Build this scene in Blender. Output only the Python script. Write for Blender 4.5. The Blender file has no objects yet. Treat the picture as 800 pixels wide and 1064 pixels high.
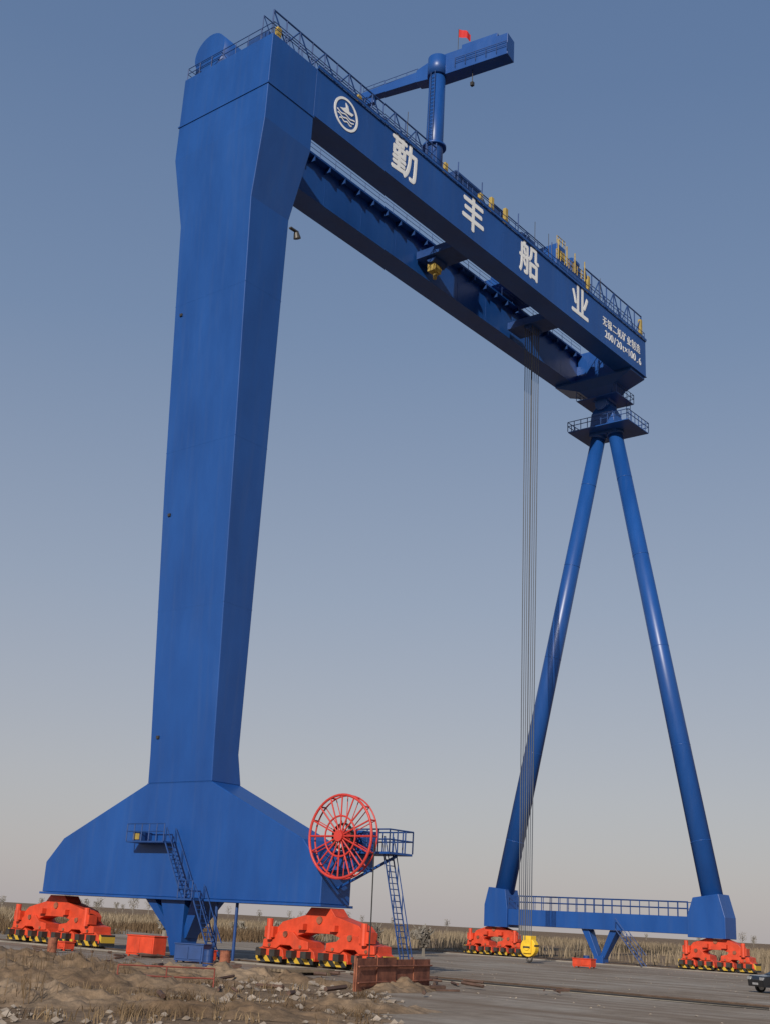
import bpy, math, random
import numpy as np
from mathutils import Matrix, Vector
random.seed(7); rng=np.random.default_rng(7)
scene=bpy.context.scene
scene.view_settings.view_transform='Standard'
scene.view_settings.look='None'; scene.view_settings.exposure=0

# ------------------------------------------------------------ materials
def new_mat(name,col,rough=.6,metal=0.,var=.15,scale=1.5,stretch=(1,1,1),bump=0.,bscale=20,col2=None,spec=.5,grime=0.,gcol=(.10,.13,.19)):
    m=bpy.data.materials.new(name); m.use_nodes=True; nt=m.node_tree; b=nt.nodes['Principled BSDF']
    b.inputs['Roughness'].default_value=rough; b.inputs['Metallic'].default_value=metal
    b.inputs['Specular IOR Level'].default_value=spec
    tc=nt.nodes.new('ShaderNodeTexCoord'); mp=nt.nodes.new('ShaderNodeMapping'); mp.inputs['Scale'].default_value=stretch
    nt.links.new(tc.outputs['Object'],mp.inputs[0])
    n=nt.nodes.new('ShaderNodeTexNoise'); n.inputs['Scale'].default_value=scale; n.inputs['Detail'].default_value=7; n.inputs['Roughness'].default_value=.62
    nt.links.new(mp.outputs[0],n.inputs['Vector'])
    cr=nt.nodes.new('ShaderNodeValToRGB'); cr.color_ramp.elements[0].position=.32; cr.color_ramp.elements[1].position=.68
    a=[max(0,c*(1-var)) for c in col]; z=[min(1,c*(1+var)) for c in (col2 or col)]
    cr.color_ramp.elements[0].color=(*a,1); cr.color_ramp.elements[1].color=(*z,1)
    nt.links.new(n.outputs['Fac'],cr.inputs[0]); out=cr.outputs[0]
    if grime:
        mp2=nt.nodes.new('ShaderNodeMapping'); mp2.inputs['Scale'].default_value=(1.6,1.6,.07); nt.links.new(tc.outputs['Object'],mp2.inputs[0])
        n3=nt.nodes.new('ShaderNodeTexNoise'); n3.inputs['Scale'].default_value=1.3; n3.inputs['Detail'].default_value=6; nt.links.new(mp2.outputs[0],n3.inputs['Vector'])
        mr=nt.nodes.new('ShaderNodeMapRange'); mr.inputs['From Min'].default_value=.5; mr.inputs['From Max'].default_value=.8; mr.inputs['To Max'].default_value=grime; nt.links.new(n3.outputs['Fac'],mr.inputs['Value'])
        mg=nt.nodes.new('ShaderNodeMixRGB'); mg.inputs[2].default_value=(*gcol,1); nt.links.new(mr.outputs[0],mg.inputs[0]); nt.links.new(out,mg.inputs[1]); out=mg.outputs[0]
        rr=nt.nodes.new('ShaderNodeMapRange'); rr.inputs['To Min'].default_value=rough-.08; rr.inputs['To Max'].default_value=rough+.16; nt.links.new(n.outputs['Fac'],rr.inputs['Value']); nt.links.new(rr.outputs[0],b.inputs['Roughness'])
    nt.links.new(out,b.inputs['Base Color'])
    if bump:
        n2=nt.nodes.new('ShaderNodeTexNoise'); n2.inputs['Scale'].default_value=bscale; n2.inputs['Detail'].default_value=4
        nt.links.new(tc.outputs['Object'],n2.inputs['Vector'])
        bp=nt.nodes.new('ShaderNodeBump'); bp.inputs['Strength'].default_value=bump; bp.inputs['Distance'].default_value=.05
        nt.links.new(n2.outputs['Fac'],bp.inputs['Height']); nt.links.new(bp.outputs[0],b.inputs['Normal'])
    return m
BLUE=new_mat('blue_paint',(.007,.056,.235),.34,var=.08,scale=.3,stretch=(1,1,.35),bump=.12,bscale=.7,col2=(.009,.066,.26),grime=.10)
BLUED=new_mat('blue_paint_dark',(.009,.045,.17),.5,var=.2,scale=1)
RED=new_mat('orange_red_paint',(.58,.055,.018),.5,var=.22,scale=1.2,grime=.3,gcol=(.12,.06,.04))
REDREEL=new_mat('reel_red_paint',(.50,.04,.03),.5,var=.1)
WHITE=new_mat('white_paint',(.78,.78,.76),.5,var=.05)
YEL=new_mat('yellow_paint',(.75,.48,.03),.5,var=.12)
OCH=new_mat('ochre_paint',(.35,.25,.06),.6,var=.3)
BLK=new_mat('black_rubber',(.02,.02,.02),.7,var=.2)
STEEL=new_mat('dark_steel',(.06,.055,.05),.5,metal=.5,var=.3)
ROPE=new_mat('wire_rope',(.08,.09,.11),.6,var=.1)
RUST=new_mat('rusty_steel',(.16,.045,.025),.8,var=.4,scale=1.6,bump=.4,col2=(.24,.085,.045))
GLASS=new_mat('dark_glass',(.02,.025,.03),.08,var=.05)
CARP=new_mat('black_car_paint',(.012,.013,.016),.18,var=.05,spec=.7)
RAILM=new_mat('rail_steel',(.16,.11,.08),.5,metal=.6,var=.3)
FLAGM=new_mat('red_cloth',(.5,.02,.02),.8,var=.1)

STR=bpy.data.materials.new('hazard_stripes'); STR.use_nodes=True
nt=STR.node_tree; b=nt.nodes['Principled BSDF']; tc=nt.nodes.new('ShaderNodeTexCoord'); mp=nt.nodes.new('ShaderNodeMapping')
mp.inputs['Rotation'].default_value=(math.radians(45),0,0); w=nt.nodes.new('ShaderNodeTexWave'); w.bands_direction='Y'; w.inputs['Scale'].default_value=.55
cr=nt.nodes.new('ShaderNodeValToRGB'); cr.color_ramp.interpolation='CONSTANT'; cr.color_ramp.elements[0].color=(.02,.02,.02,1); cr.color_ramp.elements[1].color=(.5,.32,.03,1); cr.color_ramp.elements[1].position=.5
nt.links.new(tc.outputs['Object'],mp.inputs[0]); nt.links.new(mp.outputs[0],w.inputs['Vector']); nt.links.new(w.outputs['Fac'],cr.inputs[0]); nt.links.new(cr.outputs[0],b.inputs['Base Color'])

# ------------------------------------------------------------ mesh helper
import bmesh
class MB:
    def __init__(s): s.v=[]; s.f=[]
    def add(s,vs,fs):
        o=len(s.v); s.v+= [tuple(x) for x in vs]; s.f+=[tuple(i+o for i in f) for f in fs]; return s
    def box(s,a,b):
        x0,y0,z0=a; x1,y1,z1=b
        return s.add([(x0,y0,z0),(x1,y0,z0),(x1,y1,z0),(x0,y1,z0),(x0,y0,z1),(x1,y0,z1),(x1,y1,z1),(x0,y1,z1)],
          [(0,3,2,1),(4,5,6,7),(0,1,5,4),(1,2,6,5),(2,3,7,6),(3,0,4,7)])
    def prism_x(s,poly,x0,x1):
        n=len(poly); vs=[(x0,y,z) for y,z in poly]+[(x1,y,z) for y,z in poly]
        return s.add(vs,[tuple(range(n))[::-1],tuple(range(n,2*n))]+[(i,(i+1)%n,n+(i+1)%n,n+i) for i in range(n)])
    def prism_y(s,poly,y0,y1):
        n=len(poly); vs=[(x,y0,z) for x,z in poly]+[(x,y1,z) for x,z in poly]
        return s.add(vs,[tuple(range(n)),tuple(range(n,2*n))[::-1]]+[(i,n+i,n+(i+1)%n,(i+1)%n) for i in range(n)])
    def loft(s,rings):
        n=len(rings[0]); vs=[p for r in rings for p in r]; fs=[tuple(range(n))[::-1]]
        for k in range(len(rings)-1):
            for i in range(n):
                j=(i+1)%n; fs.append((k*n+i,k*n+j,(k+1)*n+j,(k+1)*n+i))
        fs.append(tuple(range((len(rings)-1)*n,len(rings)*n))); return s.add(vs,fs)
    def tube(s,p,q,r,n=8,r2=None):
        p=Vector(p); q=Vector(q); d=(q-p).normalized(); a=d.orthogonal().normalized(); b=d.cross(a); r2=r if r2 is None else r2
        return s.loft([[tuple(c+(a*math.cos(t)+b*math.sin(t))*rr) for t in [2*math.pi*i/n for i in range(n)]] for c,rr in ((p,r),(q,r2))])
    def poly(s,pts,r,n=6):
        for a,b in zip(pts[:-1],pts[1:]): s.tube(a,b,r,n)
        return s
    def ring(s,c,R,r,axis=0,n=40,m=6):
        pts=[]
        for i in range(n+1):
            t=2*math.pi*i/n; v=[math.cos(t)*R,math.sin(t)*R]; v.insert(axis,0); pts.append((c[0]+v[0],c[1]+v[1],c[2]+v[2]))
        return s.poly(pts,r,m)
    def obj(s,name,mat,parent=None,smooth=False,bevel=0):
        me=bpy.data.meshes.new(name); me.from_pydata(s.v,[],s.f); me.update()
        bm=bmesh.new(); bm.from_mesh(me); bmesh.ops.recalc_face_normals(bm,faces=bm.faces); bm.to_mesh(me); bm.free()
        me.materials.append(mat)
        if smooth:
            me.polygons.foreach_set('use_smooth',[len(p.vertices)==4 for p in me.polygons])
        o=bpy.data.objects.new(name,me); bpy.context.collection.objects.link(o)
        if parent: o.parent=parent
        if bevel:
            md=o.modifiers.new('bevel','BEVEL'); md.width=bevel; md.segments=2; md.limit_method='ANGLE'; md.angle_limit=math.radians(25)
        return o
def empty(name,parent=None):
    e=bpy.data.objects.new(name,None); bpy.context.collection.objects.link(e)
    if parent: e.parent=parent
    return e
def handrail(mb,pts,h=1.1,sp=1.5,r=.03,mid=True):
    for a,b in zip(pts[:-1],pts[1:]):
        a=Vector(a); b=Vector(b); L=(b-a).length; n=max(1,round(L/sp))
        for i in range(n+1):
            p=a.lerp(b,i/n); mb.tube(p,p+Vector((0,0,h)),r,5)
        for hh in ((h,h*.55) if mid else (h,)):
            mb.tube(a+Vector((0,0,hh)),b+Vector((0,0,hh)),r,5)
def ladder(mb,a,b,w=.6,side=(1,0,0),sp=.35,r=.04,rail=True):
    a=Vector(a); b=Vector(b); s=Vector(side)*w/2
    mb.tube(a-s,b-s,r,5); mb.tube(a+s,b+s,r,5)
    n=int((b-a).length/sp)
    for i in range(1,n):
        p=a.lerp(b,i/n); mb.tube(p-s,p+s,r*.8,4)
    if rail:
        up=Vector((0,0,1))
        for q in (-s,s):
            mb.tube(a+q+up,b+q+up,r*.7,5)
            for i in range(0,n+1,5):
                p=a.lerp(b,i/n)+q; mb.tube(p,p+up,r*.7,4)
upv=Vector((0,0,1))
crane=empty('gantry_crane')
Hb,Ht,g,xa,xb,L=63.67,68.15,5.04,-4.41,58.33,56.6
# ------------------------------------------------------------ rigid leg
secs=[(11,-1.5,1.2,3.15),(13,-1.6,.75,3.15),(33,-2.8,.4,3.6),(54,-3.95,.2,3.9),(60.3,xa,.8,g),(Hb,xa,.8,g),(Ht,xa,.8,g)]
def sec(z):
    for a,b in zip(secs[:-1],secs[1:]):
        if a[0]<=z<=b[0]:
            t=(z-a[0])/(b[0]-a[0]); return [a[i]+(b[i]-a[i])*t for i in range(1,4)]
def ringz(z,e=0):
    xo,xi,hy=sec(z); return [(xo-e,-hy-e,z),(xi+e,-hy-e,z),(xi+e,hy+e,z),(xo-e,hy+e,z)]
MB().loft([ringz(s[0]) for s in secs]).obj('rigid_leg',BLUE,crane,bevel=.05)
sm=MB()
for z in (23,35,47):
    sm.loft([[(x,y,z-.02) for x,y,_ in ringz(z,.005)],[(x,y,z+.02) for x,y,_ in ringz(z,.005)]])
sm.loft([[(x,y,Hb-.25) for x,y,_ in ringz(Hb,.07)],[(x,y,Hb-.12) for x,y,_ in ringz(Hb,.07)]])
sm.obj('rigid_leg_weld_seams',BLUE,crane)
low=[(-13.3,3.65),(13.3,3.65),(13.3,5.7),(11.6,7.35),(3.15,11),(-3.15,11),(-11.6,7.35),(-13.3,5.5)]
MB().prism_x(low,-1.5,1.2).obj('rigid_leg_sill',BLUE,crane,bevel=.05)
mb=MB()
mb.prism_x([(-13.45,3.5),(13.45,3.5),(13.45,3.64),(-13.45,3.64)],-1.62,1.32)
mb.box((-1.51,-3.2,10.96),(-1.503,3.2,11.0))
mb.loft([[(-1.2,-1.4,3.5),(.9,-1.4,3.5),(.9,.9,3.5),(-1.2,.9,3.5)],[(-.7,-.9,.1),(.4,-.9,.1),(.4,0,.1),(-.7,0,.1)]])
mb.loft([[(-1.2,1.5,3.5),(.9,1.5,3.5),(.9,2.4,3.5),(-1.2,2.4,3.5)],[(-.6,-.1,1.2),(.3,-.1,1.2),(.3,.3,1.2),(-.6,.3,1.2)]])
mb.loft([[(-1.2,-2.9,3.5),(.9,-2.9,3.5),(.9,-2.0,3.5),(-1.2,-2.0,3.5)],[(-.6,-1.2,1.2),(.3,-1.2,1.2),(.3,-.8,1.2),(-.6,-.8,1.2)]])
mb.obj('rigid_leg_anchor_strut',BLUE,crane)
mb=MB(); mb.tube((-4.2,2.6,70.0),(.4,2.6,70.0),1.75,28); mb.box((-4.1,1.0,68.16),(.3,4.2,70.0)); mb.obj('rope_drum_housing',BLUE,crane,smooth=True)
mb=MB(); mb.box((-3.6,-3.6,68.16),(-1.2,-1.2,69.6)); mb.box((-.9,-2.4,68.16),(.3,.4,69.1)); mb.obj('rooftop_winch_box',BLUED,crane,bevel=.03)

# ------------------------------------------------------------ girders
bw=2.15
MB().box((.802,-g,Hb),(xb,-g+bw,Ht)).obj('front_girder',BLUE,crane,bevel=.03)
MB().box((.802,g-bw,Hb),(xb,g,Ht)).obj('rear_girder',BLUE,crane,bevel=.03)
mb=MB()
for y0,y1 in ((-g-.08,-g+bw+.08),(g-bw-.08,g+.08)):
    mb.box((.81,y0,Hb-.06),(xb+.05,y1,Hb-.003)); mb.box((.81,y0,Ht+.003),(xb+.05,y1,Ht+.06))
for x in np.arange(7.4,57,10.4):
    mb.box((x-.02,-g-.008,Hb+.02),(x+.02,-g-.001,Ht-.02))
for x in np.arange(5.9,57,5.2): mb.box((x-.03,g-bw-.012,Hb+.02),(x+.03,g-bw-.001,Ht-.02))
mb.box((1,-g+bw+.1,Ht-.9),(xb,-g+bw+.35,Ht-.6)); mb.box((1,g-bw-.7,Ht-.75),(xb,g-bw-.02,Ht-.66))
mb.obj('girder_flanges_and_seams',BLUE,crane)
mb=MB()
for x in np.arange(2.5,56,2.1): mb.box((x-.05,g-bw-.7,Ht-1.25),(x+.05,g-bw-.02,Ht-.76))
handrail(mb,[(1,g-bw-.68,Ht-.66),(56,g-bw-.68,Ht-.66)],1.0,2.1,.025); mb.obj('inner_walkway_brackets',BLUED,crane)
MB().box((56.4,-g+bw+.002,Hb+.4),(58.0,g-bw-.002,Ht-.4)).obj('end_cross_beam',BLUE,crane)
MB().box((.81,-g-.16,Ht+.062),(xb,-g-.1,Ht+.3)).obj('walkway_toe_board',BLUE,crane)

def text(body,x,z,size,name,sx=1.,dup=0.):
    shifts=[(0,0)] if not dup else [(-dup,0),(dup,0),(0,-dup),(0,dup),(0,0)]
    for i,(ax,az) in enumerate(shifts):
        t=bpy.data.curves.new(name,'FONT'); t.body=body; t.size=size; t.extrude=.004; t.align_x='CENTER'; t.align_y='CENTER'
        t.materials.append(WHITE); o=bpy.data.objects.new(name,t); bpy.context.collection.objects.link(o)
        o.location=(x+ax,-g-.02-.003*i,z+az); o.rotation_euler=(math.pi/2,0,0); o.scale.x=sx; o.parent=crane
for c,x,n in zip("勤丰船业",(12.5,23.1,33.0,43.2),('qin','feng','chuan','ye')):
    text(c,x,66.1,4.0,'girder_character_'+n,dup=.085,sx=.95)
for i,c in enumerate("无锡二机矿业制造"): text(c,48.6+i*1.12,66.4,1.18,'maker_lettering',.85,.015)
for i,c in enumerate("200/20t×100.6"): text(c,48.9+i*.66,65.0,1.25,'capacity_lettering',1,.025)
def annulus(mb,cx,cz,r0,r1,y0=-g-.04,y1=-g-.002,n=40,a0=0,a1=2*math.pi):
    for i in range(n):
        t0=a0+(a1-a0)*i/n; t1=a0+(a1-a0)*(i+1)/n
        mb.prism_y([(cx+r*math.cos(t),cz+r*math.sin(t)) for r,t in ((r0,t0),(r1,t0),(r1,t1),(r0,t1))],y0,y1)
mb=MB(); annulus(mb,4.6,66.1,1.3,1.52)
for k,(dz,wd) in enumerate(((-.72,.75),(-.42,1.0),(-.12,1.1))):
    pts=[(4.6-wd+2*wd*i/12,66.1+dz+.08*math.sin(i*1.05+k)) for i in range(13)]
    for a,b2 in zip(pts[:-1],pts[1:]): mb.prism_y([(a[0],a[1]-.06),(b2[0],b2[1]-.06),(b2[0],b2[1]+.06),(a[0],a[1]+.06)],-g-.04,-g-.002)
mb.prism_y([(3.75,66.3),(4.4,66.2),(5.3,66.3),(5.5,66.6),(4.95,66.55),(4.75,67.0),(4.45,67.15),(4.55,66.75),(4.2,66.5)],-g-.045,-g-.002)
mb.obj('girder_logo',WHITE,crane)

# ------------------------------------------------------------ top railings / trusses
rl=MB(); yR=-g+.1
handrail(rl,[(-4.3,yR,Ht),(xb,yR,Ht)],1.15,1.6,.035)
handrail(rl,[(-4.3,yR,Ht),(-4.3,4.9,Ht)],1.15,1.4,.035)
handrail(rl,[(-4.3,g-.1,Ht),(xb,g-.1,Ht)],1.15,1.6,.03)
handrail(rl,[(xb-.05,yR,Ht),(xb-.05,-g+bw-.1,Ht)],1.15,1.1,.035)
def truss(x0,x1,y,z0,z1,sp,r=.06):
    n=round((x1-x0)/sp)
    rl.tube((x0,y,z1),(x1,y,z1),r,6); rl.tube((x0,y,z0),(x1,y,z0),r,6)
    for i in range(n+1):
        x=x0+(x1-x0)*i/n; rl.tube((x,y,z0-.2),(x,y,z1),r*.8,5)
        if i<n:
            xn=x0+(x1-x0)*(i+1)/n; a,b2=(z0,z1) if i%2 else (z1,z0); rl.tube((x,y,a),(xn,y,b2),r*.8,5)
truss(-4.2,17.5,-g+.4,Ht+.3,Ht+2.5,1.55,.08); truss(-4.2,17.5,-g+1.5,Ht+.3,Ht+2.5,1.55,.05)
truss(44.8,xb-.2,-g+.4,Ht+.3,Ht+3.3,1.7,.09); truss(44.8,xb-.2,-g+1.6,Ht+.3,Ht+3.3,1.7,.05); truss(21,38,-g+.8,Ht+.3,Ht+2.2,2.1,.06)
for x in (17.5,21,25,31.5,38,44.8): rl.tube((x,-g+.4,Ht),(x,-g+.4,Ht+3.0),.06,6)
rl.obj('girder_top_railings',BLUED,crane)
mb=MB()
for x,h in ((19.0,1.7),(24.8,1.6),(26.7,2.2),(29.2,2.3),(45.6,2.6),(57.9,2.8),(6.5,1.2),(-3.5,1.2)):
    mb.box((x-.22,-g+.25,Ht+.1),(x+.22,-g+.6,Ht+h))
mb.obj('electrical_cabinets',OCH,crane,bevel=.02)
mb=MB(); mb.box((21.4,-g+.9,Ht+.1),(25.6,-g+2.0,Ht+2.6)); mb.box((27.6,-g+.9,Ht+.1),(30.4,-g+2.0,Ht+2.4)); mb.box((33,-g+.9,Ht+.1),(35.6,-g+2,Ht+1.9)); mb.obj('electrical_house',BLUED,crane,bevel=.03)
mb=MB(); mb.box((38.8,-4.7,Ht+.7),(45,4.6,Ht+1.6)); mb.box((39.6,-4.3,Ht+1.6),(41.3,-1.2,Ht+3.9)); mb.box((42.4,-4.4,Ht+1.6),(44.4,3.4,Ht+3.0)); mb.box((39.2,.8,Ht+1.5),(42,3.8,Ht+4.2)); mb.tube((42.9,-4.0,Ht+3.4),(44.2,-4.0,Ht+3.4),.45,12)
for y in (-3.9,3.9):
    for x in (39.6,44.2): mb.tube((x,y-.15,Ht+.42),(x,y+.15,Ht+.42),.36,14)
mb.obj('upper_trolley',BLUE,crane,bevel=.03)
mb=MB(); handrail(mb,[(38.9,-4.65,Ht+1.6),(45,-4.65,Ht+1.6),(45,4.5,Ht+1.6)],1.1,.9,.045)
for x in (39.2,41.0,42.7,44.8): mb.tube((x,-4.7,Ht+1.6),(x,-4.7,Ht+4.0),.07,6)
handrail(mb,[(39.6,-4.3,Ht+3.9),(41.3,-4.3,Ht+3.9)],.9,.5,.04)
for i in range(3): mb.box((39.7+i*.55,-4.33,Ht+2.3),(40.1+i*.55,-4.302,Ht+3.3))
mb.obj('upper_trolley_rails',OCH,crane)
mb=MB(); mb.box((24.6,-2.75,Hb+1.2),(27.4,2.7,Hb+2.0)); mb.tube((25.0,1.2,Hb+1.2),(27.0,1.2,Hb+1.2),.55,16)
mb.obj('lower_trolley',BLUED,crane); mb=MB(); mb.box((25.3,1.0,Hb-.1),(26.5,1.8,Hb+.7)); mb.tube((25.9,1.3,Hb-.1),(25.9,1.3,Hb-.8),.2,10); mb.tube((25.4,1.3,Hb+.3),(26.4,1.3,Hb+.3),.45,12); mb.obj('lower_trolley_hoist_block',OCH,crane)
mb=MB(); mb.box((40.6,-2.4,Hb+.4),(43.2,2.4,Hb+1.2)); mb.tube((40.9,0,Hb+.5),(43,0,Hb+.5),.5,14); mb.obj('rope_guide_frame',BLUED,crane)

# ------------------------------------------------------------ maintenance jib crane on top
jc=empty('maintenance_jib',crane); px,py=19.8,-2.6; zj=81.9
mb=MB(); mb.tube((px,py,Ht+.06),(px,py,zj-.9),.86,20,.8); mb.tube((px,py,zj-1.0),(px,py,zj+1.1),1.0,20); mb.tube((px,py,Ht+.06),(px,py,Ht+.4),1.2,20); mb.tube((px,py,Ht+4.6),(px,py,Ht+4.8),1.15,20)
mb.obj('jib_column',BLUE,jc,smooth=True)
e1=Vector((19.1,6.2,zj)); e2=Vector((21.4,-10.0,zj)); d=(e2-e1).normalized(); s=Vector((d.y,-d.x,0))
def rsec(c,w,h): return [tuple(c+s*w/2+upv*h/2),tuple(c-s*w/2+upv*h/2),tuple(c-s*w/2-upv*h/2),tuple(c+s*w/2-upv*h/2)]
cpt=e1+d*8.7
mb=MB(); mb.loft([rsec(e1,.8,.7),rsec(e1+d*6.5,1.0,1.2)]); mb.loft([rsec(e1+d*6.4,1.2,1.4),rsec(cpt+upv*.15,1.5,2.4),rsec(e2+upv*.15,1.5,2.4)])
mb.loft([rsec(e2-d*5.0+upv*1.65,1.1,.6),rsec(e2-d*1.2+upv*1.65,1.1,.6)])
mb.loft([rsec(e1+d*.5-upv*.7,.5,.8),rsec(e1+d*1.5-upv*.7,.5,.8)])
mb.obj('jib_arm',BLUE,jc,bevel=.04)
mb=MB(); a=e1+upv*.35; handrail(mb,[a,e1+d*6.2+upv*.5],.9,1.2,.035); handrail(mb,[e2-d*5.5+s*.9-upv*.7,e2+s*.9-upv*.7],1.0,1.1,.035)
ladder(mb,(px-1.0,py-.2,Ht),(px-1.0,py-.2,zj-1),.5,(0,1,0),.4,.035,False); mb.obj('jib_rails',BLUED,jc)
mb=MB(); h0=e2-d*4.0-upv*.8; mb.tube(h0,h0-upv*1.6,.04,6); mb.box(tuple(h0-upv*2.0-Vector((.15,.15,0))),tuple(h0-upv*1.6+Vector((.15,.15,0)))); mb.obj('jib_hook',STEEL,jc)
def flag(base,h,sz,par):
    mb=MB(); mb.tube(base,(base[0],base[1],base[2]+h),.03,6); mb.obj('flag_pole',STEEL,par)
    n=12; vs=[];fs=[]
    for i in range(n+1):
        for j in (0,1):
            t=i/n; off=.2*math.sin(t*8)*t
            vs.append((base[0]+.63*sz*t*1.3+off,base[1]-.77*sz*t*1.3+off,base[2]+h-.05-(1-j)*sz*(1-.15*t)-.3*t+.08*math.sin(t*6)))
    for i in range(n): fs.append((2*i,2*i+2,2*i+3,2*i+1))
    MB().add(vs,fs).obj('flag_cloth',FLAGM,par,smooth=True)
flag((20.4,-4.5,zj+1.1),3.2,.95,jc)
mb=MB(); [mb.tube((x,-g+.3,Ht),(x,-g+.3,Ht+3.6),.03,5) for x in (13,34.5,37.2,48.2)]; mb.obj('antenna_poles',STEEL,crane)

# ------------------------------------------------------------ flexible leg (A frame)
fl=empty('flexible_leg',crane)
mb=MB()
for sgn in (1,-1):
    top=Vector((57.5,-.4+sgn*.95,57.6)); bot=Vector((L,sgn*12.0,5.6)); mb.tube(bot,top,1.03,28,.82)
mb.obj('leg_tubes',BLUE,fl,smooth=True)
mb=MB()
for sgn in (1,-1):
    top=Vector((57.5,-.4+sgn*.95,57.6)); bot=Vector((L,sgn*12.0,5.6))
    for t in (.12,.3,.5,.7,.88):
        c=bot.lerp(top,t); dd=(top-bot).normalized(); rr=1.03+(.82-1.03)*t; mb.tube(c-dd*.03,c+dd*.03,rr+.015,28)
    mb.tube(bot.lerp(top,.985),bot.lerp(top,.995),.98,24)
mb.obj('leg_tube_flanges',BLUE,fl,smooth=True)
mb=MB(); mb.loft([[(56.5,-2.1,57.0),(58.5,-2.1,57.0),(58.5,1.4,57.0),(56.5,1.4,57.0)],[(56.4,-1.7,59.6),(58.6,-1.7,59.6),(58.6,1.0,59.6),(56.4,1.0,59.6)],[(56.7,-1.2,60.6),(58.3,-1.2,60.6),(58.3,.5,60.6),(56.7,.5,60.6)]])
mb.tube((56.2,-.35,60.7),(58.6,-.35,60.7),.8,20)
mb.loft([[(56.4,-1.2,61.0),(58.2,-1.2,61.0),(58.2,.6,61.0),(56.4,.6,61.0)],[(55.6,-2.4,62.5),(58.4,-2.4,62.5),(58.4,2.2,62.5),(55.6,2.2,62.5)],[(54.8,-4.9,63.3),(58.2,-4.9,63.3),(58.2,4.9,63.3),(54.8,4.9,63.3)],[(54.8,-4.9,Hb-.07),(58.2,-4.9,Hb-.07),(58.2,4.9,Hb-.07),(54.8,4.9,Hb-.07)]])
mb.box((55.0,-4.4,57.35),(60.0,3.3,57.47)); mb.box((55.4,-2.8,61.2),(59.6,2.4,61.3))
mb.obj('leg_head',BLUE,fl,bevel=.03)
mb=MB(); P=[(55.0,-4.4,57.5),(60,-4.4,57.5),(60,3.3,57.5),(55.0,3.3,57.5),(55.0,-4.4,57.5)]; handrail(mb,P,1.15,.9,.05)
P=[(55.4,-2.8,61.3),(59.6,-2.8,61.3),(59.6,2.4,61.3),(55.4,2.4,61.3)]; handrail(mb,P,1.1,.9,.04)
ladder(mb,(59,-2.4,57.5),(59,-2.4,61.3),.5,(0,1,0),.35,.04,False); mb.obj('leg_head_railings',BLUED,fl)
mb=MB(); mb.box((L-1.0,-10.2,3.25),(L+1.0,10.9,4.85))
mb.prism_x([(-13.5,3.0),(-9.7,3.0),(-9.7,4.9),(-10.3,6.6),(-12.9,7.0),(-13.5,4.9)],L-1.25,L+1.25); mb.prism_x([(13.5,3.0),(10.6,3.0),(10.6,4.9),(10.9,6.8),(13.0,7.0),(13.5,5.2)],L-1.25,L+1.25)
mb.loft([[(L-.6,-1.9,3.24),(L+.6,-1.9,3.24),(L+.6,-1.1,3.24),(L-.6,-1.1,3.24)],[(L-.4,-.2,.3),(L+.4,-.2,.3),(L+.4,.3,.3),(L-.4,.3,.3)]])
mb.loft([[(L-.6,1.3,3.24),(L+.6,1.3,3.24),(L+.6,2.1,3.24),(L-.6,2.1,3.24)],[(L-.4,.1,.3),(L+.4,.1,.3),(L+.4,.6,.3),(L-.4,.6,.3)]])
mb.box((L-.6,-.3,0.02),(L+.6,.7,.8))
mb.obj('flexible_leg_sill',BLUE,fl,bevel=.04)
mb=MB(); handrail(mb,[(L-1,-9.7,4.85),(L-1,10.6,4.85)],1.35,1.0,.05); handrail(mb,[(L+1,-9.7,4.85),(L+1,10.6,4.85)],1.35,1.0,.04)
ladder(mb,(L-1.3,-2.3,3.4),(L-1.3,-5.2,.1),.8,(1,0,0),.35,.05,True); mb.obj('sill_railings_and_stair',BLUED,fl)

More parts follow.
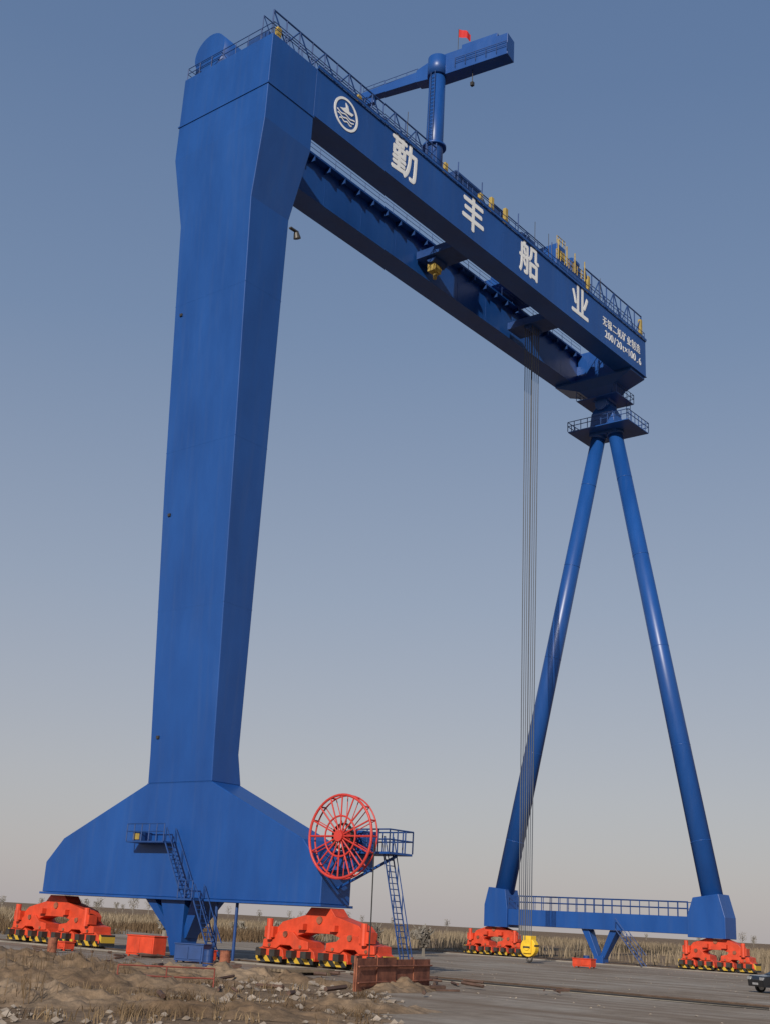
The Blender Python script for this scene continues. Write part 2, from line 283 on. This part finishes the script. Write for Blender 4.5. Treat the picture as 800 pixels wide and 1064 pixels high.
# ------------------------------------------------------------ bogies
def bogie(x,yc,sc,lab,top=3.45):
    B=empty('travel_bogie'+lab,crane); B.location=(x,yc,0)
    def P(poly): return [(y*sc,z) for y,z in poly]
    mb=MB()
    mb.prism_x(P([(-.75,top),(.75,top),(1.15,3.0),(2.9,2.55),(3.35,2.15),(3.3,1.75),(1.9,1.72),(1.0,2.0),(-1.0,2.0),(-1.9,1.72),(-3.3,1.75),(-3.35,2.15),(-2.9,2.55),(-1.15,3.0)]),-.62,.62)
    for s1 in (-1,1):
        c=s1*2.45
        mb.prism_x(P([(c-.55,2.0),(c+.55,2.0),(c+1.0,1.62),(c+1.75,1.5),(c+1.8,1.05),(c+.7,1.0),(c+.4,1.22),(c-.4,1.22),(c-.7,1.0),(c-1.8,1.05),(c-1.75,1.5),(c-1.0,1.62)]),-.78,.78)
        for s2 in (-1,1):
            e=c+s2*1.22
            mb.prism_x(P([(e-.3,1.3),(e+.3,1.3),(e+.95,.95),(e+1.05,.6),(e+1.05,.42),(e-1.05,.42),(e-1.05,.6),(e-.95,.95)]),-.66,.66)
    mb.obj('bogie_frame'+lab,RED,B,bevel=.03)
    mb=MB()
    for s1 in (-1,1):
        for s2 in (-1,1):
            for s3 in (-.55,.55):
                y=(s1*2.45+s2*1.22+s3)*sc; mb.tube((-.12,y,.42),(.12,y,.42),.38,20); mb.tube((-.7,y,.45),(.7,y,.45),.14,10)
                mb.box((-1.15,y-.22,.55),(-.68,y+.22,.95))
    mb.obj('bogie_wheels'+lab,STEEL,B)
    mb=MB()
    for s1 in (-1,1):
        for s2 in (-1,1):
            e=(s1*2.45+s2*1.22)*sc
            mb.box((-.74,e-1.0*sc,.24),(-.68,e+1.0*sc,.58)); mb.box((.68,e-1.0*sc,.24),(.74,e+1.0*sc,.58))
        yy=s1*4.9*sc; mb.box((-.6,min(yy,yy-s1*.25),.25),(.6,max(yy,yy-s1*.25),1.0))
    mb.obj('bogie_guards'+lab,STR,B)
    mb=MB()
    for s1 in (-1,1):
        mb.tube((-.86,s1*2.45*sc,1.85),(.86,s1*2.45*sc,1.85),.17,14)
        for s2 in (-1,1): mb.tube((-.84,(s1*2.45+s2*1.22)*sc,1.18),(.84,(s1*2.45+s2*1.22)*sc,1.18),.10,12)
    mb.tube((-.7,0,2.75),(.7,0,2.75),.22,16); mb.obj('bogie_pins'+lab,RUST,B)
    mb=MB()
    for s1 in (-1,1): mb.box((-1.0,s1*3.6*sc-.35,1.62),(-.3,s1*3.6*sc+.35,2.25)); mb.tube((-.95,s1*3.6*sc,1.5),(-.95,s1*3.6*sc,2.7),.2,10); mb.box((-.98,s1*1.2*sc-.25,2.15),(-.63,s1*1.2*sc+.25,2.5))
    mb.obj('bogie_drive_motors'+lab,RED,B)
bogie(0,-12.6,1.03,'_a'); bogie(0,12.6,1.1,'_b'); bogie(L,-12.2,.78,'_c',2.98); bogie(L,12.6,.78,'_d',2.98)

# ------------------------------------------------------------ cable reel & access platform
cr_=empty('cable_reel',crane); mb=MB(); C=(-1.95,-15.1,7.45)
for k,dx in enumerate((-.25,.25)):
    c=(C[0]+dx,C[1],C[2]); mb.ring(c,2.36,.08 if k==0 else .05,0,48,8)
    if k==0: mb.ring(c,1.15,.055,0,30,6)
    for i in range(16):
        t=2*math.pi*i/16; mb.tube((c[0],c[1]+.3*math.cos(t),c[2]+.3*math.sin(t)),(c[0],c[1]+2.36*math.cos(t),c[2]+2.36*math.sin(t)),.05 if k==0 else .03,6)
for i in range(16):
    t=2*math.pi*i/16; mb.tube((C[0]-.25,C[1]+2.36*math.cos(t),C[2]+2.36*math.sin(t)),(C[0]+.25,C[1]+2.36*math.cos(t),C[2]+2.36*math.sin(t)),.05,5)
mb.tube((C[0]-.45,C[1],C[2]),(C[0]+1.0,C[1],C[2]),.32,18); mb.obj('reel_wheel',REDREEL,cr_)
mb=MB()
for i in range(5): mb.ring((C[0]-.1+.055*i,C[1],C[2]),.72+.02*(i%2),.04,0,36,5)
mb.obj('wound_cable',BLK,cr_)
mb=MB(); mb.box((-1.1,-17.9,6.55),(1.1,-13.32,6.68)); mb.box((-.9,-15.4,5.6),(.7,-13.33,6.54)); mb.box((-.7,-15.6,6.7),(.6,-14.0,7.9)); mb.tube((0,-17.6,6.5),(0,-13.3,4.6),.09,8)
mb.obj('reel_platform',BLUE,cr_,bevel=.02)
mb=MB(); handrail(mb,[(-1.1,-15.4,6.68),(-1.1,-17.9,6.68),(1.1,-17.9,6.68),(1.1,-13.4,6.68)],1.25,.75,.045); ladder(mb,(0,-17.0,6.6),(0,-18.7,.1),.8,(1,0,0),.33,.045,True)
mb.obj('reel_platform_rails',BLUED,cr_)
mb=MB(); mb.box((-2.7,-.4,7.0),(-1.52,3.3,7.1)); mb.box((-2.7,-3.6,3.5),(-1.64,-2.2,3.6)); mb.box((-2.5,2.1,7.1),(-1.52,2.9,7.7)); mb.obj('sill_landing',BLUED,crane)
mb=MB(); handrail(mb,[(-2.7,3.3,7.1),(-2.7,-.4,7.1)],1.1,.7,.04); handrail(mb,[(-2.7,-2.3,3.6),(-2.7,-3.6,3.6)],1.1,.7,.04)
ladder(mb,(-2.1,-.4,7.0),(-2.1,-2.5,3.6),.8,(1,0,0),.3,.05,True); ladder(mb,(-2.1,-3.6,3.5),(-2.1,-5.6,.1),.8,(1,0,0),.3,.05,True)
for y in (-4.2,-6.0): mb.tube((-1.0,y,3.5),(-1.0,y,.05),.1,8)
mb.obj('access_stairs',BLUED,crane)
MB().box((-2.56,2.2,7.2),(-2.51,2.8,7.6)).obj('landing_sign',OCH,crane)
mb=MB(); mb.box((.25,-4.2,53.3),(1.1,-3.95,53.42)); mb.tube((1.0,-4.05,53.3),(1.15,-4.05,52.85),.2,14,.3); mb.obj('floodlight',STEEL,crane)
mb=MB()
for z in (14,30,46): mb.box((sec(z)[0]-.12,sec(z)[2]-.9,z),(sec(z)[0]+.0,sec(z)[2]-.65,z+.2))
mb.obj('leg_fittings',STEEL,crane)

# ------------------------------------------------------------ ropes and hook
mb=MB(); rx=41.75
for i,x in enumerate((-.62,-.2,.2,.62)):
    for y in (-.45,.45): mb.tube((rx+x,y,Hb+.4),(rx+.3+x*.85,y*.7,2.0),.04 if i%3 else .05,5)
mb.obj('hoist_ropes',ROPE,crane)
mb=MB(); hx,hy,hz=rx+.3,-.5,1.35; mb.tube((hx-.3,hy,hz),(hx+.3,hy,hz),.8,28); mb.box((hx-.48,hy-.4,hz-.5),(hx+.48,hy+.4,hz+1.0)); mb.tube((hx-.55,hy,hz),(hx+.55,hy,hz),.28,14)
mb.obj('hook_block',YEL,crane,bevel=.03)
mb=MB(); pts=[(hx,hy+.26*math.sin(t),.38-.26*math.cos(t)+.02) for t in np.linspace(-2.6,2.2,16)]; mb.poly(pts,.09,8); mb.tube((hx,hy,.85),(hx,hy-.13,.6),.12,8); mb.box((hx-.57,hy-.35,hz-.05),(hx-.555,hy+.35,hz+.1)); mb.box((hx-.35,hy-.82,hz+.1),(hx+.35,hy-.7,hz+.25)); mb.obj('hook',STEEL,crane)

# ------------------------------------------------------------ ground
def rough_mat(name,base,sc,contrast=.8,fine=2.2,bump=.7,extra=None,fr=((.35,(.4,.4,.4)),(.65,(1.15,1.1,1.05)))):
    m=bpy.data.materials.new(name); m.use_nodes=True; nt=m.node_tree; b=nt.nodes['Principled BSDF']; b.inputs['Roughness'].default_value=.95; b.inputs['Specular IOR Level'].default_value=.1
    geo=nt.nodes.new('ShaderNodeNewGeometry')
    def noise(s_,det=8,vec=None):
        n=nt.nodes.new('ShaderNodeTexNoise'); n.inputs['Scale'].default_value=s_; n.inputs['Detail'].default_value=det; n.inputs['Roughness'].default_value=.65; nt.links.new(vec or geo.outputs['Position'],n.inputs['Vector']); return n
    def ramp(n,stops):
        r=nt.nodes.new('ShaderNodeValToRGB'); e=r.color_ramp.elements; e[0].position,e[0].color=stops[0][0],(*stops[0][1],1); e[1].position,e[1].color=stops[-1][0],(*stops[-1][1],1)
        for p,c in stops[1:-1]: k=e.new(p); k.color=(*c,1)
        nt.links.new(n.outputs['Fac'],r.inputs[0]); return r
    r1=ramp(noise(sc),base); r2=ramp(noise(fine),list(fr))
    mx=nt.nodes.new('ShaderNodeMixRGB'); mx.blend_type='MULTIPLY'; mx.inputs[0].default_value=contrast; nt.links.new(r1.outputs[0],mx.inputs[1]); nt.links.new(r2.outputs[0],mx.inputs[2]); out=mx.outputs[0]
    if extra:   # tyre tracks and mud dragged along the rails (world y)
        mp=nt.nodes.new('ShaderNodeMapping'); mp.inputs['Scale'].default_value=(1,.06,1); nt.links.new(geo.outputs['Position'],mp.inputs[0])
        n4=noise(.55,6,mp.outputs[0]); mr=nt.nodes.new('ShaderNodeMapRange'); mr.inputs['From Min'].default_value=.47; mr.inputs['From Max'].default_value=.62; mr.inputs['To Max'].default_value=.75; nt.links.new(n4.outputs['Fac'],mr.inputs['Value'])
        m2=nt.nodes.new('ShaderNodeMixRGB'); m2.inputs[2].default_value=(*extra,1); nt.links.new(mr.outputs[0],m2.inputs[0]); nt.links.new(out,m2.inputs[1]); out=m2.outputs[0]
    nt.links.new(out,b.inputs['Base Color'])
    bp=nt.nodes.new('ShaderNodeBump'); bp.inputs['Distance'].default_value=.15; bp.inputs['Strength'].default_value=bump; nt.links.new(noise(1.5).outputs['Fac'],bp.inputs['Height']); nt.links.new(bp.outputs[0],b.inputs['Normal'])
    return m
GM=rough_mat('dirt_ground',[(.3,(.13,.085,.052)),(.5,(.22,.155,.10)),(.7,(.31,.235,.165))],.16,.7)
CONC=rough_mat('packed_yard_surface',[(.32,(.20,.155,.115)),(.48,(.28,.235,.19)),(.68,(.36,.325,.28))],.10,.6,1.1,.35,extra=(.17,.125,.09),fr=((.3,(.6,.58,.55)),(.7,(1.1,1.08,1.05))))
FOUND=new_mat('rail_foundation_concrete',(.24,.215,.185),.9,var=.3,scale=.5,spec=.2)
MB().add([(-5000,-5000,0),(5000,-5000,0),(5000,5000,0),(-5000,5000,0)],[(0,1,2,3)]).obj('ground',GM)
per=[]
edge=[(-11.5,120),(-11.5,-22),(-13,-27),(-18,-32),(-26,-38),(-38,-48),(-60,-70),(-70,-200)]
for (x0,y0),(x1,y1) in zip(edge[:-1],edge[1:]):
    n=max(2,int(math.hypot(x1-x0,y1-y0)/1.0))
    for i in range(n): per.append((x0+(x1-x0)*i/n+random.uniform(-.9,.9),y0+(y1-y0)*i/n+random.uniform(-.4,.4)))
per+= [(-70,-200)]+[(64+random.uniform(-1,1),y) for y in range(-200,120,3)]
MB().add([(x,y,.004) for x,y in per],[tuple(range(len(per)))]).obj('work_yard',CONC)
j=MB()
for y in np.arange(-84,100,12): j.box((2,y-.02,.0045),(54,y+.02,.008))
for x in (-5.5,16,36): j.box((x-.025,-210,.0085),(x+.025,110,.012))
j.obj('yard_joints',new_mat('joint_tar',(.13,.11,.09),.9,var=.2))
for k,x in enumerate((0,L)):
    mb=MB(); mb.box((x-.04,-250,.013),(x+.04,150,.17)); mb.box((x-.075,-250,.12),(x+.075,150,.18)); mb.obj('crane_rail',RAILM)
    mb=MB(); mb.box((x-1.1,-250,-.05),(x-.5,150,.10)); mb.box((x+.5,-250,-.05),(x+1.1,150,.10)); mb.obj('rail_foundation',FOUND)
from mathutils import noise as mn
def mound(name,cx,cy,rx,ry,h,mat,n=56,rot=0):
    vs=[];fs=[]
    for i in range(n+1):
        for k in range(n+1):
            u=-1+2*i/n; v=-1+2*k/n; ang=math.atan2(v,u); rr=math.hypot(u,v)*(1+.25*mn.noise(Vector((math.cos(ang)*2+cx,math.sin(ang)*2,0)))); x=u*rx; y=v*ry
            hh=h*(1-rr**2)**1.2 if rr<1 else -.05
            if rr<1: hh*=1+.7*mn.noise(Vector((x*1.1+cx,y*1.1,0)))+.6*mn.noise(Vector((x*3+cx,y*3,5)))
            vs.append((cx+x*math.cos(rot)-y*math.sin(rot),cy+x*math.sin(rot)+y*math.cos(rot),hh-.01))
    for i in range(n):
        for k in range(n): a=i*(n+1)+k; fs.append((a,a+n+1,a+n+2,a+1))
    return MB().add(vs,fs).obj(name,mat,smooth=True)
for cx,cy,rx,ry,h,rot in ((-27,-24,7,3.2,.5,-.9),(-33,-30,5,2.2,.4,-.7),(-22,-18,8,2.5,.5,-1.0),(-14.5,-20,6,1.5,.45,-1.2),(-30,-35,5,1.6,.3,-.8),(-36,-22,6,3,.5,-.9),(-18,-9,7,2,.45,-1.1),(-24,-34.5,3.5,1.3,.3,-.6),(-15,3,7,2,.4,-1.2),(-12,-27.5,3.2,1.2,.35,.2)):
    mound('soil_heap',cx,cy,rx,ry,h,GM,rot=rot)

# ------------------------------------------------------------ grass
def blades(name,xy,hlo,hhi,wd,mat,lean=.35,per=1,spread=.15):
    n=len(xy); xy=np.repeat(xy,per,axis=0)+rng.normal(0,spread,(n*per,2)); N=len(xy)
    h=rng.uniform(hlo,hhi,N); a=rng.uniform(0,2*np.pi,N); lx=rng.normal(0,lean,N)*h; ly=rng.normal(0,lean,N)*h
    dx=np.cos(a)*wd/2; dy=np.sin(a)*wd/2
    V=np.zeros((N,5,3)); V[:,0]=np.stack([xy[:,0]-dx,xy[:,1]-dy,0*h-.01],1); V[:,1]=np.stack([xy[:,0]+dx,xy[:,1]+dy,0*h-.01],1)
    V[:,2]=np.stack([xy[:,0]+dx*.7+lx*.35,xy[:,1]+dy*.7+ly*.35,h*.55],1); V[:,3]=np.stack([xy[:,0]-dx*.7+lx*.35,xy[:,1]-dy*.7+ly*.35,h*.55],1)
    V[:,4]=np.stack([xy[:,0]+lx,xy[:,1]+ly,h],1)
    me=bpy.data.meshes.new(name); base=np.arange(N)*5
    quads=np.stack([base,base+1,base+2,base+3],1); tris=np.stack([base+3,base+2,base+4],1)
    me.from_pydata(V.reshape(-1,3).tolist(),[],quads.tolist()+tris.tolist()); me.materials.append(mat)
    o=bpy.data.objects.new(name,me); bpy.context.collection.objects.link(o); return o
def gmat(name,c1,c2,sc=.3): return new_mat(name,c1,.9,var=.3,scale=sc,col2=c2,spec=.1)
DRY=gmat('dry_grass_straw',(.12,.08,.045),(.24,.17,.10),.5); REED=gmat('dry_reed',(.17,.13,.085),(.26,.205,.14),.06); DKR=gmat('brown_weed',(.08,.05,.03),(.14,.095,.055),.3)
camx,camy,yaw=-57.394,-62.43,.6874
def offyard(x,y):
    if y>-22: return x<-12.6
    for (x0,y0),(x1,y1) in zip(edge[:-1],edge[1:]):
        if y1<=y<=y0: return x< x0+(x1-x0)*(y-y0)/(y1-y0)-1.0
    return False
def field(n,d0,d1,a0,a1,keep):
    out=[]; tries=0
    while len(out)<n and tries<n*40:
        tries+=1
        dd=math.sqrt(random.uniform(d0*d0,d1*d1)); aa=yaw+math.radians(random.uniform(a0,a1)); x=camx+dd*math.cos(aa); y=camy+dd*math.sin(aa)
        if keep(x,y): out.append((x,y))
    return np.array(out)
def clump(x,y,s_,th): return mn.noise(Vector((x*s_,y*s_,3.1)))>th
P=field(420,30,75,-14,24,lambda x,y:offyard(x,y) and clump(x,y,.3,.18)); blades('dry_grass',P,.12,.42,.03,DRY,per=9,spread=.14)
P=field(600,30,72,-22,24,lambda x,y:offyard(x,y) and clump(x,y,.35,.15)); blades('dry_weeds',P,.10,.4,.035,DKR,.55,per=9,spread=.18)
P=field(60,38,64,10,24,lambda x,y:offyard(x,y) and clump(x,y,.15,.0)); blades('tall_dry_reeds',P,.6,1.3,.028,DKR,.2,per=16,spread=.3)
P=field(9000,125,420,-24,24,lambda x,y:(x>66 or y>55) and clump(x,y,.03,-.15)); blades('reed_field',P,.7,1.9,.14,REED,.2,per=3,spread=.8)
P=field(3500,92,210,2,24,lambda x,y:(x<-13 or y>34) and clump(x,y,.05,-.1)); blades('brown_reeds',P,.5,1.4,.10,DKR,.25,per=4,spread=.5)

def tree_line(name,n,d0,d1,a0,a1,h0,h1,mat):
    vs=[];fs=[]
    for _ in range(n):
        dd=random.uniform(d0,d1); aa=yaw+math.radians(random.uniform(a0,a1)); x=camx+dd*math.cos(aa); y=camy+dd*math.sin(aa); h=random.uniform(h0,h1)
        def tri(p,q,w):
            o=len(vs); vx=-math.sin(aa)*w; vy=math.cos(aa)*w
            vs.extend([(p[0]-vx,p[1]-vy,p[2]),(p[0]+vx,p[1]+vy,p[2]),(q[0]+vx*.4,q[1]+vy*.4,q[2]),(q[0]-vx*.4,q[1]-vy*.4,q[2])]); fs.append((o,o+1,o+2,o+3))
        tri((x,y,0),(x,y,h*.7),.16)
        for k in range(26):
            z=h*random.uniform(.3,.8); t=random.uniform(0,6.28); l=h*random.uniform(.15,.35)
            tri((x,y,z),(x+math.cos(t)*l,y+math.sin(t)*l,z+l*random.uniform(.4,1.2)),.09)
        for k in range(70):
            r=h*.3*math.sqrt(random.random()); t=random.uniform(0,6.28); z=h*random.uniform(.35,1.0); c=(x+math.cos(t)*r,y+math.sin(t)*r,z)
            tri(c,(c[0]+random.uniform(-.6,.6),c[1]+random.uniform(-.6,.6),c[2]+random.uniform(.2,.7)),.12)
    MB().add(vs,fs).obj(name,mat)
TW=gmat('bare_twigs_hazed',(.16,.14,.12),(.22,.2,.17)); tree_line('distant_trees',26,380,700,8,24,4,8,TW); tree_line('distant_trees',40,600,1100,-24,24,5,9,TW)  # twig colour made lighter and greyer: aerial haze painted into the base colour
tree_line('bare_shrubs',14,120,190,-3,10,1.2,2.4,TW)

# ------------------------------------------------------------ yard objects
mb=MB(); a=Vector((-15.2,-27.7,0)); b2=Vector((-8.0,-26.2,0)); dv=(b2-a).normalized(); nv=Vector((-dv.y,dv.x,0))
for i in range(4):
    p=a+dv*(1.82*i+.02); q=a+dv*(1.82*(i+1)-.02); z=1.32+random.uniform(-.05,.05); off=nv*random.uniform(-.04,.04)
    mb.loft([[tuple(p+off),tuple(q+off),tuple(q+off+nv*.05),tuple(p+off+nv*.05)],[tuple(p+off+upv*z),tuple(q+off+upv*z),tuple(q+off+nv*.05+upv*z),tuple(p+off+nv*.05+upv*z)]])
    mb.box(tuple(p+off+nv*.06-Vector((.05,0,0))),tuple(p+off+nv*.14+Vector((.05,0,z+.08))))
for z in (.35,1.0): mb.tube(a-nv*.06+upv*z,b2-nv*.06+upv*z,.04,6)
mb.obj('rusty_steel_barrier',RUST)
FEN=new_mat('faded_red_paint',(.20,.045,.03),.8,var=.35)
def rail_fence(pts,name):
    mb=MB()
    for p,q in zip(pts[:-1],pts[1:]):
        p=Vector((*p,0)); q=Vector((*q,0)); handrail(mb,[p,q],.8,1.6,.03)
    mb.obj(name,FEN)
rail_fence([(-25.5,-24.5),(-22.5,-26.6)],'red_railing')
def cab(name,x,y,lx,ly,h,mat=RED,rot=0):
    mb=MB(); mb.box((-lx/2,-ly/2,.1),(lx/2,ly/2,h)); mb.box((-lx/2-.05,-ly/2-.05,h+.002),(lx/2+.05,ly/2+.05,h+.07)); mb.box((-lx/2-.04,-ly/2+.1,.2),(-lx/2-.002,-.03,h-.1)); mb.box((-lx/2-.04,.03,.2),(-lx/2-.002,ly/2-.1,h-.1))
    for sx in (-1,1):
        for sy in (-1,1): mb.box((sx*lx*.4-.06,sy*ly*.42-.06,0),(sx*lx*.4+.06,sy*ly*.42+.06,.098))
    o=mb.obj(name,mat,bevel=.02); o.location=(x,y,.012); o.rotation_euler.z=rot
cab('red_anchor_box',-3.6,-.9,1.1,2.4,1.2,rot=.05); cab('red_anchor_box',-3.0,-5.3,1.0,1.6,.6); cab('red_switch_box',40.5,-7,.9,1.8,.7); cab('red_switch_box',-5,5.5,.8,1.2,.5)
cab('blue_site_box',-5.5,-7.2,1.2,1.8,1.0,BLUED,.4)
def drum(x,y,mat):
    mb=MB(); mb.tube((x,y,.012),(x,y,.88),.29,18)
    for z in (.03,.3,.58,.86): mb.tube((x,y,z-.015),(x,y,z+.015),.305,18)
    mb.tube((x+.12,y,.88),(x+.12,y,.90),.04,8); mb.obj('oil_drum',mat)
drum(-7.5,-10.6,BLUED); drum(-7.0,-11.4,RUST); drum(-8.4,2.2,RUST); drum(48,-3,BLUED)
mb=MB()
for i in range(7):
    y=-17.8+i*.28; mb.box((-9.2,y-.1,.16),(-5.2,y+.1,.3))
mb.box((-8.8,-18,.012),(-8.5,-16,.155)); mb.box((-5.9,-18,.012),(-5.6,-16,.155)); mb.obj('timber_stack',new_mat('weathered_timber',(.19,.14,.09),.9,var=.3))
mb=MB()
for i in range(90):
    x=random.uniform(-10,-3) if i%2 else random.uniform(-30,-12); y=random.uniform(-32,6); r=random.uniform(0,3.1); l=random.uniform(.3,2.0); h=random.uniform(.08,.25)
    p=Vector((x,y,h)); q=p+Vector((math.cos(r)*l,math.sin(r)*l,random.uniform(-.02,.1))); mb.tube(p,q,random.uniform(.03,.1),5)
mb.obj('scrap_steel_pile',new_mat('scrap_brown',(.09,.05,.035),.8,var=.4))
mb=MB()
def rocks(n,x0,x1,y0,y1,s0,s1,cond):
    k=0
    while k<n:
        x=random.uniform(x0,x1); y=random.uniform(y0,y1)
        if not cond(x,y): continue
        k+=1; sz=random.uniform(s0,s1)*random.random()**.7; c=Vector((x,y,.02))
        base=[(1,0,0),(-.5,.9,0),(-.5,-.9,0),(.1,.1,.8),(-.8,.1,.5),(.6,.6,.5),(.5,-.6,.4)]
        p=[tuple(c+Vector((u*random.uniform(.7,1.2),v*random.uniform(.7,1.2),w_*random.uniform(.6,1.2)))*sz) for u,v,w_ in base]
        mb.add(p,[(3,4,5),(3,6,4),(3,5,6),(4,1,5),(0,6,5),(0,5,1),(4,2,1),(4,6,2),(6,0,2)])
rocks(3800,-48,-10,-56,14,.06,.26,lambda x,y:offyard(x-1.5,y)); rocks(900,-14,50,-60,10,.03,.10,lambda x,y:True)
mb.obj('rubble_stones',new_mat('stone',(.22,.17,.125),.9,var=.35,scale=.8,col2=(.30,.25,.2)))
MB().poly([(-1.9,-17.45,7.2),(-1.9,-17.5,3),(-1.9,-17.5,.3),(-1.5,-18.5,.1),(-1.3,-40,.1)],.04,6).obj('power_cable',BLK,crane)

# ------------------------------------------------------------ car
car=empty('parked_car')
prof=[(-2.25,.35),(-2.3,.75),(-2.15,.95),(-1.15,1.02),(-.35,1.42),(.95,1.45),(1.75,1.08),(2.2,1.02),(2.28,.6),(2.22,.32)]
mb=MB(); secsC=[]
for y,sx,dz in ((-.86,.985,-.02),(-.8,1,0),(.8,1,0),(.86,.985,-.02)):
    secsC.append([(x*sx,y*(1 if z<1.05 else .84),z+dz) for x,z in prof])
mb.loft(secsC); mb.obj('body',CARP,car,bevel=.03)
mb=MB()
for sy in (-1,1):
    for t in ([(-.98,1.06),(-.38,1.36),(.2,1.38),(.2,1.06)],[(.28,1.06),(.28,1.38),(.9,1.39),(1.45,1.08)]):
        mb.add([(x,sy*(.87 if z<1.1 else .745),z) for x,z in t],[(0,1,2,3)])
mb.add([(-1.13,-.68,1.045),(-1.13,.68,1.045),(-.42,.62,1.405),(-.42,-.62,1.405)],[(0,1,2,3)]); mb.obj('windows',GLASS,car)
mb=MB()
for x in (-1.4,1.4):
    for y in (-.85,.85): mb.tube((x,y-.1,.32),(x,y+.1,.32),.32,20)
mb.obj('tyres',BLK,car); mb=MB()
for x in (-1.4,1.4):
    for y in (-.85,.85): mb.tube((x,y-.115,.32),(x,y+.115,.32),.19,12)
for y in (-.65,.65): mb.box((-2.31,y-.18,.72),(-2.2,y+.18,.88))
mb.box((-2.32,-.26,.45),(-2.26,.26,.57)); mb.obj('wheels_and_lamps',new_mat('silver',(.5,.5,.5),.3,metal=.5),car)
car.location=(18.9,-33.2,.012); car.rotation_euler.z=math.radians(-35)

# ------------------------------------------------------------ light and sky
sd=Vector((-.90,-.36,.46)).normalized()
sun=bpy.data.lights.new('sun','SUN'); sun.energy=4.2; sun.angle=math.radians(.5); sun.color=(1,.93,.83)
so=bpy.data.objects.new('sun',sun); bpy.context.collection.objects.link(so); so.rotation_euler=sd.to_track_quat('Z','Y').to_euler()
w=bpy.data.worlds.new("World"); scene.world=w; w.use_nodes=True; nt=w.node_tree
s=nt.nodes.new('ShaderNodeTexSky'); s.sky_type='NISHITA'; s.sun_disc=False; s.sun_elevation=math.asin(sd.z); s.sun_rotation=math.atan2(sd.x,sd.y)%(2*math.pi)
s.dust_density=1.5; s.air_density=1.1; s.ozone_density=1.5
tc=nt.nodes.new('ShaderNodeTexCoord'); sp=nt.nodes.new('ShaderNodeSeparateXYZ'); nt.links.new(tc.outputs['Generated'],sp.inputs[0])
cr=nt.nodes.new('ShaderNodeValToRGB'); e=cr.color_ramp.elements; nt.links.new(sp.outputs['Z'],cr.inputs[0])
e[0].position=0; e[0].color=(.47,.43,.44,1); e[1].position=.85; e[1].color=(.09,.165,.34,1)
for p_,c_ in ((.10,(.43,.42,.455)),(.25,(.315,.36,.455)),(.45,(.19,.265,.41)),(.62,(.128,.205,.365))):
    k=e.new(p_); k.color=(*c_,1)
vm=nt.nodes.new('ShaderNodeVectorMath'); vm.operation='SCALE'; vm.inputs['Scale'].default_value=10; nt.links.new(cr.outputs[0],vm.inputs[0])
mx=nt.nodes.new('ShaderNodeMixRGB'); mx.inputs[0].default_value=.8; nt.links.new(s.outputs[0],mx.inputs[1]); nt.links.new(vm.outputs[0],mx.inputs[2]); nt.links.new(mx.outputs[0],nt.nodes['Background'].inputs[0])
nt.nodes['Background'].inputs[1].default_value=.1

# ------------------------------------------------------------ camera
pit,rol=.3274,.0551
fw=Vector((math.cos(pit)*math.cos(yaw),math.cos(pit)*math.sin(yaw),math.sin(pit))); r0=Vector((math.sin(yaw),-math.cos(yaw),0)); u0=r0.cross(fw)
r=r0*math.cos(rol)+u0*math.sin(rol); u=-r0*math.sin(rol)+u0*math.cos(rol)
cd=bpy.data.cameras.new('camera'); co=bpy.data.objects.new('camera',cd); bpy.context.collection.objects.link(co)
co.matrix_world=Matrix(((r[0],u[0],-fw[0],camx),(r[1],u[1],-fw[1],camy),(r[2],u[2],-fw[2],2.83),(0,0,0,1)))
cd.sensor_fit='VERTICAL'; cd.sensor_height=36; cd.lens=36*1253.353/1064; cd.clip_start=.5; cd.clip_end=12000
scene.camera=co
